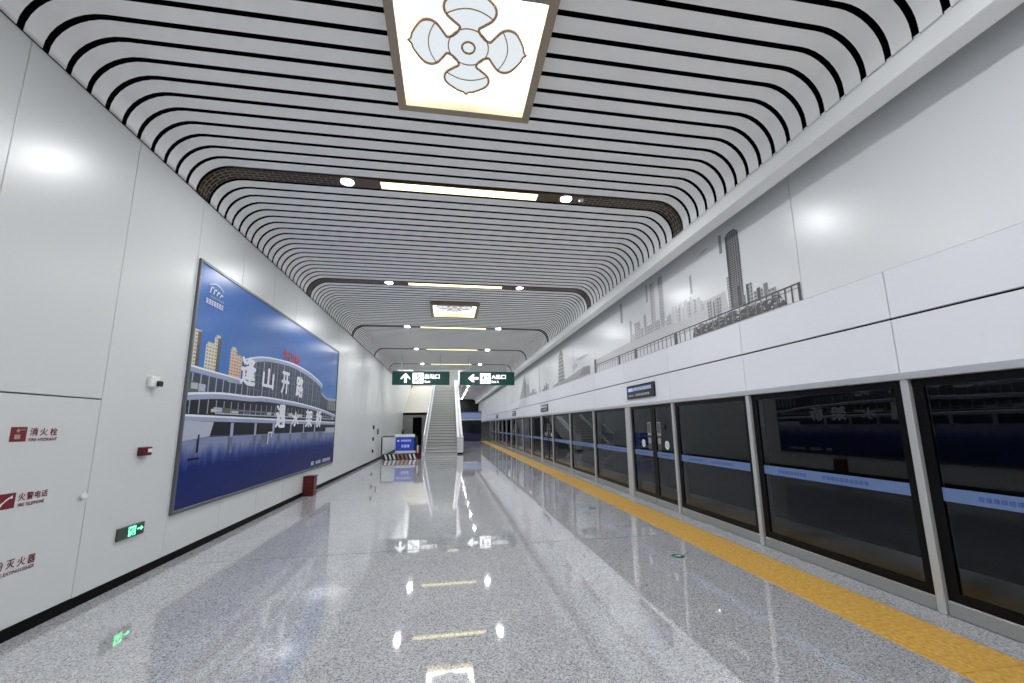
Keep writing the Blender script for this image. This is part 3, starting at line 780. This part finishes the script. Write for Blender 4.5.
for k in range(26): yy = 16.2 + random.random() * 4; mr(yy, yy + 0.12 + random.random() * 0.15, 3.02, 3.08 + random.random() * 0.24, random.choice('lm'), x - 0.00002 * k)
kx[0] = x - 0.0006
mq([(12.5, 3.45), (12.9, 3.6), (13.2, 3.5), (13.1, 3.3)], 'x')
mr(10.90, 11.06, 3.01, 3.40, 'd')
# tall tower and mid-rise blocks
mq([(5.24, 3.24), (5.24, 4.345), (5.20, 4.385), (5.13, 4.41), (5.03, 4.40), (4.955, 4.34), (4.97, 3.24)], 'tower')
mr(5.19, 5.235, 3.24, 4.35, 'd'); mr(5.235, 5.285, 3.24, 3.74, 'midwin'); mr(5.02, 5.09, 3.24, 3.53, 'd')
x = kx[0] - 0.00006
for k in range(5): mr(4.985 + 0.04 * k, 4.992 + 0.04 * k, 3.24, 4.33, 'd', x)
kx[0] = x
mr(5.315, 5.385, 4.15, 4.455, 'l'); x = kx[0] - 0.00006
for k in range(7): mr(5.325, 5.375, 4.165 + 0.04 * k, 4.19 + 0.04 * k, 'm', x)
kx[0] = x
for y0, y1, z, mm in ((5.68, 5.79, 3.51, 'midwin'), (5.46, 5.585, 3.50, 'midwin'), (5.61, 5.65, 3.47, 'm'), (4.80, 4.91, 3.50, 'midwin'), (4.87, 4.91, 3.50, 'd'), (4.94, 5.0, 3.36, 'm'), (4.62, 4.78, 3.35, 'midwin'), (4.53, 4.60, 3.40, 'm'), (4.40, 4.54, 3.30, 'midwin'), (4.66, 4.72, 3.38, 'd')):
    mr(y0, y1, 3.2, z, mm)
# dark foliage mass under the railing
pts = [(6.25, 3.02)] + [(6.2 - 0.08 * k, 3.15 + 0.05 * random.random()) for k in range(24)] + [(4.25, 3.02)]
mq(pts, 'd'); x = kx[0]
for k in range(90):
    yy = 4.3 + random.random() * 1.85; zz = 3.03 + random.random() * 0.15; mr(yy, yy + 0.015 + random.random() * 0.05, zz, zz + 0.008 + random.random() * 0.02, random.choice(['m', 'l', 'm', 'x']), x - 0.00001 * (k + 1))
kx[0] = x - 0.001
# promenade railing
mr(4.04, 10.95, 3.212, 3.232, 'd'); mr(4.04, 10.95, 3.165, 3.175, 'm'); x = kx[0] - 0.00006
yy = 4.06
k = 0
while yy < 10.9:
    mr(yy, yy + (0.02 if yy < 6.4 else 0.03), 3.012, 3.21, 'd' if yy < 4.6 else 'm' if yy < 8 else 'l', x); yy += 0.1 if yy < 4.7 else 0.155
for yy in (6.72, 8.36, 9.26, 4.04): mr(yy, yy + (0.035 if yy < 5 else 0.11), 3.005, 3.22, 'd', x - 0.00006)
tag(b.build('skyline_mural'), 'grey printed city skyline with a tall tower and railing on the upper right wall', 'mural')

# ------------------------------------------------------------------ platform screen
def glass_pane(b, y0, y1, z0, z1, x=4.132):
    b.poly([(x, y0, z0), (x, y0, z1), (x, y1, z1), (x, y1, z0)], M['glass'])
    b.poly([(x + 0.012, y0, z0), (x + 0.012, y1, z0), (x + 0.012, y1, z1), (x + 0.012, y0, z1)], M['glassback'])
def psd(name, y0, y1, lab, cat, group, frame=0.085, door=0):
    t = thing(name, (4.132, (y0 + y1) / 2, 0), lab, cat, group); O = tuple(t.location)
    b = MB(O); x0, x1 = 4.118, 4.150
    for a in ((y0, y1, 1.885, 1.953), (y0, y1, 0.118, 0.19), (y0, y0 + frame, 0.19, 1.885), (y1 - frame, y1, 0.19, 1.885)): b.box(x0, x1, a[0], a[1], a[2], a[3], M['frit'])
    b.build('frame', t)
    b = MB(O); glass_pane(b, y0 + frame, y1 - frame, 0.19, 1.885); g = b.build('glass_pane', t)
    b = MB(O); b.bbox(4.095, 4.15, y0 + 0.003, y1 - 0.003, 0.004, 0.118, M['kick'], 0.004); b.build('kick_plate', t)
    b = MB(O); b.box(4.1275, 4.1315, y0 + frame, y1 - frame, 0.919, 1.028, M['stripe']); s = b.build('blue_film', t)
    b = MB(O); L_ = y1 - y0 - 2 * frame
    if not door and L_ > 1:
        glyphs(b, on_right(y1 - frame - 0.25 * L_ / 1.8, 0.955, 4.127), 0.42 * L_ / 1.8, 0.034, M['stripe_text'], 9)
        b.build('lettering', s); b = MB(O)
        glyphs(b, on_right(y1 - frame - 0.88 * L_ / 1.8, 0.953, 4.127), 0.54 * L_ / 1.8, 0.038, M['stripe_text'], 10)
    else: glyphs(b, on_right(y1 - frame - 0.15, 0.957, 4.127), L_ * 0.55, 0.03, M['stripe_text'], 7)
    b.build('lettering', s)
    if door:
        ye = (y0 + frame) if door > 0 else (y1 - frame)   # meeting edge
        dr = 1 if door > 0 else -1
        for z0, z1, mm in ((1.34, 1.61, 'sticker'), (1.06, 1.31, 'sticker_dark')):
            b = MB(O); a, c = sorted((ye + dr * 0.05, ye + dr * 0.19)); b.box(4.1285, 4.1315, a, c, z0, z1, M[mm])
            b.box(4.1275, 4.1285, a + 0.015, c - 0.015, z0 + (0.05 if z0 > 1.2 else 0.12), z1 - 0.02, M['sticker_dark' if z0 > 1.2 else 'sticker']); b.build('sticker', t)
        b = MB(O); b.disc((4.1285, ye + dr * 0.40, 1.17), 0.08, (-1, 0, 0), M['whiteprint'], 28); b.disc((4.128, ye + dr * 0.40, 1.17), 0.05, (-1, 0, 0), M['sticker'], 28, 0.035)
        b.box(4.1275, 4.128, ye + dr * 0.40 - 0.04, ye + dr * 0.40 + 0.04, 1.165, 1.175, M['sticker']); b.build('round_sticker', t)
    return t
posts = []
def post(y, w, lab):
    b = MB((4.1, y, 0)); b.bbox(4.078, 4.29, y - w / 2, y + w / 2, 0.0, 1.96, M['steel'], 0.006)
    tag(b.build('mullion_post'), lab, 'post', 'steel posts of the platform screen')
doors = [-0.93, 8.0, 17.0, 26.0, 35.0]
narrow = [1.10, 3.085, 5.085, 7.04, 11.27, 13.6, 15.98, 20.25, 22.6, 24.98, 29.3, 31.6, 33.98, 38.3, 40.6]
wide = [0.02 - 9.0 + 9.0 - 2.0, 8.98, 17.95, 26.95, 35.95]
allp = sorted([(y, 0.066) for y in narrow] + [(y, 0.24) for y in wide[1:]] + [(-0.9, 0.24)])
vis = [p for p in allp if p[0] > 2]
for k, (y, w) in enumerate(vis):
    post(y, w, ('slim' if w < 0.1 else 'wide') + ' steel post of the platform screen, %s from the right edge of the photo' % ORD[k])
for y, w in [p for p in allp if p[0] <= 2]: post(y, w, ('slim' if w < 0.1 else 'wide') + ' steel screen post outside the right edge of the photo')
def isdoor(a, c): return any(a < d < c for d in doors)
np_ = nd = 0
for (ya, wa), (yc, wc) in zip(allp[:-1], allp[1:]):
    a = ya + wa / 2 + 0.003; c = yc - wc / 2 - 0.003
    if isdoor(a, c) and c - a < 2.3:
        mid = a + 0.445 * (c - a)
        nm = 'nearest the camera' if nd == 0 and c > 3 else (ORD[nd] + ' door pair along the screen')
        vis_ = c > 2.2
        pos = (ORD[nd] + ' dark glass platform door pair from the right') if vis_ else 'dark glass door pair outside the frame'
        psd('platform_screen_door', a, mid - 0.004, 'near leaf of the ' + pos, 'platform door', 'platform screen doors', 0.075, -1)
        psd('platform_screen_door', mid + 0.004, c, 'far leaf of the ' + pos, 'platform door', 'platform screen doors', 0.075, 1)
        if vis_: nd += 1
    else:
        if c > 2.2:
            lab = 'fixed dark glass screen panel with blue film, %s from the right edge' % ORD[np_]; np_ += 1
        else: lab = 'fixed dark glass screen panel beyond the right edge of the photo'
        psd('screen_panel', a, c, lab, 'glass panel', 'fixed platform screen panels')
# dark end of the screen
b = MB(); b.box(4.1, 4.16, 40.64, YE, 0, 1.955, M['darkglass']); struct(b, 'trim_22')

# train displays on the fascia
def display(y, lab):
    t = thing('train_display', (4.1, y, 2.275), lab, 'display', 'train displays on the fascia'); O = tuple(t.location)
    b = MB(O); b.bbox(4.065, 4.1005, y - 0.64, y + 0.64, 2.125, 2.425, M['screen'], 0.005); b.build('housing', t)
    b = MB(O); x = 4.0645
    b.poly([(x, y + 0.56, 2.29), (x, y + 0.32, 2.29), (x, y + 0.32, 2.365), (x, y + 0.56, 2.365)], M['screen_text'])
    glyphs(b, on_right(y + 0.29, 2.295, x), 0.82, 0.07, M['screen_text'], 11, 0.12)
    b.build('screen_text', t); b = MB(O)
    glyphs(b, on_right(y + 0.55, 2.18, x), 0.26, 0.035, M['screen_grey'], 4); glyphs(b, on_right(y + 0.2, 2.18, x), 0.66, 0.045, M['screen_grey'], 8)
    b.build('screen_text', t)
for k, y in enumerate((8.27, 17.3, 25.6, 34.7)): display(y, 'black train display with blue lettering above the %s door pair' % ORD[k])

# floor evacuation markers
def marker(x, y, lab):
    t = thing('floor_marker', (x, y, 0), lab, 'floor marker', 'round floor markers'); O = (x, y, 0)
    b = MB(O); b.cyl((x, y, 0.0005), (x, y, 0.005), 0.075, M['marker_green'], 32, 0.07); b.build('disc', t)
    b = MB(O); z = 0.0056
    b.poly([(x - 0.035, y - 0.01, z), (x + 0.01, y - 0.01, z), (x + 0.01, y + 0.01, z), (x - 0.035, y + 0.01, z)], M['whiteprint']); b.poly([(x + 0.005, y - 0.03, z), (x + 0.045, y, z), (x + 0.005, y + 0.03, z)], M['whiteprint'])
    b.build('arrow', t)
marker(2.775, 4.90, 'round green arrow marker set in the floor, nearest the camera')
marker(2.75, 7.86, 'round green arrow marker in the floor, further off beside the yellow strip')

# ------------------------------------------------------------------ hanging signs
SY = 20.7
def hsign(x0, x1, lab, up):
    z0, z1 = 3.592, 4.27
    t = thing('hanging_sign', ((x0 + x1) / 2, SY, z0), lab, 'sign', 'green hanging signs'); O = tuple(t.location)
    b = MB(O); b.bbox(x0, x1, SY, SY + 0.12, z0, z1, M['sign_green'], 0.012); b.build('light_box', t)
    for x in (x0 + 0.45, x1 - 0.45):
        b = MB(O); b.cyl((x, SY + 0.06, z1), (x, SY + 0.06, ZC), 0.018, M['steel'], 10); b.build('rod', t)
    y = SY - 0.002; b = MB(O)
    if up:
        cx, cz = x0 + 0.64, 3.93
        pts = [(0, 0.26), (0.23, 0.0), (0.23, -0.075), (0.062, 0.055), (0.062, -0.24), (-0.062, -0.24), (-0.062, 0.055), (-0.23, -0.075), (-0.23, 0.0)]
    else:
        cx, cz = x0 + 0.68, 3.93
        pts = [(0.25, 0.06), (-0.02, 0.06), (0.06, 0.19), (-0.05, 0.19), (-0.27, 0.0), (-0.05, -0.19), (0.06, -0.19), (-0.02, -0.06), (0.25, -0.06)]
    b.poly([(cx + a, y, cz + c) for a, c in pts], M['sign_white']); b.build('arrow', t)
    b = MB(O); px0 = x0 + (0.98 if up else 1.02); px1 = px0 + 0.53; pz0, pz1 = 3.665, 4.19
    b.poly([(px0, y, pz0), (px1, y, pz0), (px1, y, pz1), (px0, y, pz1)], M['sign_white'])
    def g(a, c, d, e): b.poly([(px0 + 0.53 * a, y - 0.001, pz0 + 0.525 * c), (px0 + 0.53 * d, y - 0.001, pz0 + 0.525 * c), (px0 + 0.53 * d, y - 0.001, pz0 + 0.525 * e), (px0 + 0.53 * a, y - 0.001, pz0 + 0.525 * e)], M['sign_green'])
    def pg(q): b.poly([(px0 + 0.53 * a, y - 0.0012, pz0 + 0.525 * c) for a, c in q], M['sign_green'])
    if up:   # escalator with a rider
        pg([(0.12, 0.2), (0.35, 0.2), (0.72, 0.56), (0.9, 0.56), (0.9, 0.66), (0.66, 0.66), (0.3, 0.3), (0.12, 0.3)])
        b.disc((px0 + 0.53 * 0.46, y - 0.0012, pz0 + 0.525 * 0.84), 0.035, (0, -1, 0), M['sign_green'], 16); pg([(0.4, 0.5), (0.52, 0.6), (0.52, 0.77), (0.4, 0.77)])
        g(0.12, 0.7, 0.2, 0.9); g(0.12, 0.86, 0.3, 0.9); g(0.74, 0.86, 0.9, 0.9); g(0.86, 0.75, 0.9, 0.9)
    else:    # stair figure with arrow
        b.disc((px0 + 0.53 * 0.28, y - 0.0012, pz0 + 0.525 * 0.82), 0.04, (0, -1, 0), M['sign_green'], 16); pg([(0.2, 0.45), (0.38, 0.45), (0.38, 0.72), (0.2, 0.72)]); g(0.21, 0.18, 0.27, 0.45); g(0.31, 0.18, 0.37, 0.45)
        pg([(0.5, 0.12), (0.9, 0.12), (0.9, 0.2), (0.62, 0.2), (0.62, 0.3), (0.5, 0.3)]); pg([(0.6, 0.62), (0.74, 0.82), (0.88, 0.62)]); g(0.7, 0.42, 0.78, 0.62)
    b.build('pictogram', t)
    b = MB(O)
    put_text(b, '出站口' if up else 'A出口', on_front(px1 + 0.06, 3.90, y), M['sign_white'], w=0.72, h=0.235, bold=0.03)
    b.build('lettering', t); b = MB(O)
    put_text(b, 'Exit' if up else 'Exit A', on_front(px1 + 0.06, 3.70, y), M['sign_white'], w=0.28 if up else 0.36, h=0.12, bold=0.02)
    b.build('lettering', t)
hsign(-2.745, 0.045, 'green hanging sign with white upward arrow, left of the two', True)
hsign(0.56, 3.345, 'green hanging sign with white left arrow, right of the two', False)

# ------------------------------------------------------------------ staircase
SL = 0.343; R_ = 0.16; T_ = R_ / SL; YS = 23.15
t = thing('staircase', (-0.4, YS, 0), 'wide grey stone staircase rising beneath the hanging signs', 'staircase'); O = tuple(t.location)
b = MB(O); n = 32
for k in range(n):
    z = R_ * (k + 1); y0 = YS + T_ * k
    b.box(-1.20, 0.53, y0, y0 + T_ + 0.02, max(0, z - R_ - 0.05), z - 0.035, M['stone']); b.box(-1.20, 0.53, y0 - 0.02, y0 + T_ + 0.02, z - 0.035, z, M['stone'])
    b.box(-1.20, 0.53, y0 - 0.0205, y0 + 0.05, z - 0.03, z + 0.001, M['stone_dark'])
b.build('steps', t)
YT = YS + n * T_
def balus(x0, x1, zb, zt, yb, m, name):
    b = MB(O); prof = [(yb, zb), (yb, zt), (yb + 1.0, zt + 0.04), (YT + 0.5, zt + SL * (YT - yb - 0.6)), (YT + 0.5, 4.2), (YT - 1, 4.2), (yb + 1.0, 0.0)]
    b.prism([(x0, p[0], p[1]) for p in prof], (x1 - x0, 0, 0), m); return b.build(name, t), prof
o, prof = balus(0.53, 0.86, 0.09, 0.95, 23.5, M['plaster'], 'side_parapet')
b = MB(O); b.box(0.52, 0.87, 23.47, 25.0, 0.0, 0.09, M['skirting']); b.build('plinth', t)
b = MB(O); b.tube([(0.70, 23.5, 0.99)] + [(0.70, p[0], p[1] + 0.05) for p in prof[2:4]], 0.04, M['steel'], 10); b.build('handrail', t)
# left side: low stringer with glass and steel rail
b = MB(O); b.prism([(-1.36, 23.0, 0), (-1.36, 23.0, 0.25), (-1.36, YT + .5, 0.25 + SL * (YT + .5 - 23.2)), (-1.36, YT + .5, 4.2), (-1.36, 24.5, 0)], (0.16, 0, 0), M['plaster']); b.build('side_stringer', t)
b = MB(O); b.prism([(-1.30, 23.0, 0.25), (-1.30, 23.0, 1.0), (-1.30, YT, 1.0 + SL * (YT - 23.2)), (-1.30, YT, 0.25 + SL * (YT - 23.2))], (0.03, 0, 0), M['alu']); b.build('balustrade_panel', t)
b = MB(O); b.tube([(-1.285, 23.0, 0.2), (-1.285, 23.0, 1.0), (-1.285, 23.4, 1.09), (-1.285, YT, 1.06 + SL * (YT - 23.2))], 0.05, M['alu'], 10); b.build('handrail', t)

# ------------------------------------------------------------------ barrier in front of the closed side
t = thing('safety_barrier', (-2.85, 21.3, 0), 'white panel barrier with a black pipe frame against the left wall', 'barrier'); O = tuple(t.location)
b = MB(O); b.tube([(-3.2, 21.3, 0.0), (-3.2, 21.3, 1.06), (-3.15, 21.3, 1.09), (-2.45, 21.3, 1.09)], 0.03, M['blackplastic'], 8); b.tube([(-1.5, 21.3, 0), (-1.5, 21.3, 1.09), (-2.45, 21.3, 1.09)], 0.03, M['blackplastic'], 8); b.build('pipe_frame', t)
b = MB(O); b.bbox(-3.14, -2.56, 21.29, 21.31, 0.45, 1.02, M['plaster'], 0.004); b.build('panel', t)
b = MB(O); b.bbox(-1.66, -1.53, 21.28, 21.32, 0.3, 1.05, M['blackplastic'], 0.004); b.build('dark_panel', t)
t = thing('notice_board', (-2.07, 21.0, 0), 'blue notice board with a white header on a low stand by the stairs', 'notice board'); O = tuple(t.location)
b = MB(O); b.bbox(-2.50, -1.64, 20.98, 21.01, 0.40, 1.06, M['notice_blue'], 0.004); b.build('board', t)
b = MB(O); b.bbox(-2.56, -1.60, 20.965, 21.02, 1.06, 1.19, M['white'], 0.006); b.build('header', t)
b = MB(O); b.bbox(-2.5, -1.55, 20.95, 21.03, 0.29, 0.40, M['plaster'], 0.005); b.build('lower_rail', t)
for x in (-2.45, -1.7):
    b = MB(O); b.bbox(x - 0.03, x + 0.03, 20.96, 21.02, 0.0, 0.30, M['darksteel'], 0.004); b.build('leg', t)
b = MB(O); y = 20.978; glyphs(b, on_front(-2.25, 0.84, y), 0.5, 0.09, M['whiteprint'], 5); b.build('lettering', t); b = MB(O); glyphs(b, on_front(-2.22, 0.56, y), 0.4, 0.13, M['whiteprint'], 3); b.disc((-2.38, y, 0.88), 0.05, (0, -1, 0), M['whiteprint'], 20)
b.build('lettering', t)
t = thing('hazard_board', (-2.2, 20.86, 0), 'low black board with slanting white and red stripes on the floor', 'hazard board'); O = tuple(t.location)
b = MB(O); b.bbox(-3.08, -1.48, 20.86, 20.92, 0.0, 0.27, M['blackplastic'], 0.005); b.build('board', t)
b = MB(O)
for k in range(8):
    x = -2.98 + 0.19 * k; b.poly([(x + 0.06, 20.858, 0.02), (x + 0.14, 20.858, 0.02), (x + 0.06, 20.858, 0.25), (x - 0.02, 20.858, 0.25)], M['hazard_red' if 3 <= k <= 5 else 'white'])
b.build('stripes', t)
t = thing('red_bollard', (-1.36, 20.95, 0), 'short red post with a white band at the stair foot', 'bollard'); O = tuple(t.location)
b = MB(O); b.cyl((-1.36, 20.95, 0), (-1.36, 20.95, 0.62), 0.095, M['red'], 20); b.build('post', t)
b = MB(O); b.cyl((-1.44, 20.84, 0.3), (-1.44, 20.84, 0.66), 0.03, M['white'], 12); b.build('white_band', t)

# ------------------------------------------------------------------ far end of the aisle
t = thing('glass_kiosk', (2.4, 43.4, 0), 'dark glass booth with a lit blue banner at the far end of the aisle', 'kiosk'); O = tuple(t.location)
b = MB(O); b.bbox(1.30, 3.40, 42.9, 44.4, 0.0, 2.0, M['darkglass'], 0.02); b.build('body', t)
b = MB(O); b.bbox(1.32, 3.38, 42.86, 42.9, 0.05, 0.75, M['navy'], 0.01); b.build('lower_panel', t)
b = MB(O); b.bbox(1.28, 3.05, 42.80, 42.95, 2.08, 2.2, M['white'], 0.01); b.build('white_strip', t)
b = MB(O); b.bbox(1.25, 3.42, 42.78, 44.4, 2.2, 2.86, M['banner_blue'], 0.02); b.build('banner', t)
b = MB(O); b.bbox(1.24, 3.44, 42.74, 44.45, 2.86, 2.98, M['navy'], 0.02); b.bbox(1.25, 3.42, 42.8, 44.4, 2.0, 2.08, M['navy'], 0.01); b.build('roof_trim', t)

# ------------------------------------------------------------------ upper-floor lamp lighting the stairwell
for x, y, z, e in ((-1.2, 30.5, 8.3, 170), (-1.2, 37, 8.3, 220)):
    la = bpy.data.lights.new('upper_hall_lamp', 'AREA'); la.size = 2.0; la.energy = e
    lo = bpy.data.objects.new('upper_hall_lamp', la); COL.objects.link(lo); lo.location = (x, y, z)

# ------------------------------------------------------------------ world, camera, output look
w = bpy.data.worlds.new('dim_hall'); scn.world = w; w.use_nodes = True
w.node_tree.nodes['Background'].inputs['Color'].default_value = (0.5, 0.53, 0.56, 1); w.node_tree.nodes['Background'].inputs['Strength'].default_value = 0.05
f, yaw, pitch, roll, cx, cy = 408.494657, 0.164063947, 0.165307618, 0.0130210577, 515.663455, 356.203736
fw_ = Vector((math.sin(yaw) * math.cos(pitch), math.cos(yaw) * math.cos(pitch), math.sin(pitch)))
rt = Vector((math.cos(yaw), -math.sin(yaw), 0)); dn = fw_.cross(rt)
r2 = math.cos(roll) * rt + math.sin(roll) * dn; d2 = -math.sin(roll) * rt + math.cos(roll) * dn
cam = bpy.data.cameras.new('camera'); co = bpy.data.objects.new('camera', cam); COL.objects.link(co)
Rm = Matrix((r2, -d2, -fw_)).transposed().to_4x4(); co.matrix_world = Matrix.Translation((0, 0, 1.6)) @ Rm
cam.sensor_fit = 'HORIZONTAL'; cam.sensor_width = 36; cam.lens = f / 1024 * 36
cam.shift_x = (512 - cx) / 1024; cam.shift_y = (cy - 341.5) / 1024; cam.clip_start = 0.05; cam.clip_end = 200
scn.camera = co
vs = scn.view_settings; vs.view_transform = 'Standard'; vs.look = 'None'; vs.gamma = 1; vs.use_curve_mapping = False; vs.exposure = 0.40
c = scn.cycles; c.max_bounces = 10; c.diffuse_bounces = 5; c.glossy_bounces = 5; c.transparent_max_bounces = 12; c.sample_clamp_indirect = 20.0; c.use_denoising = True
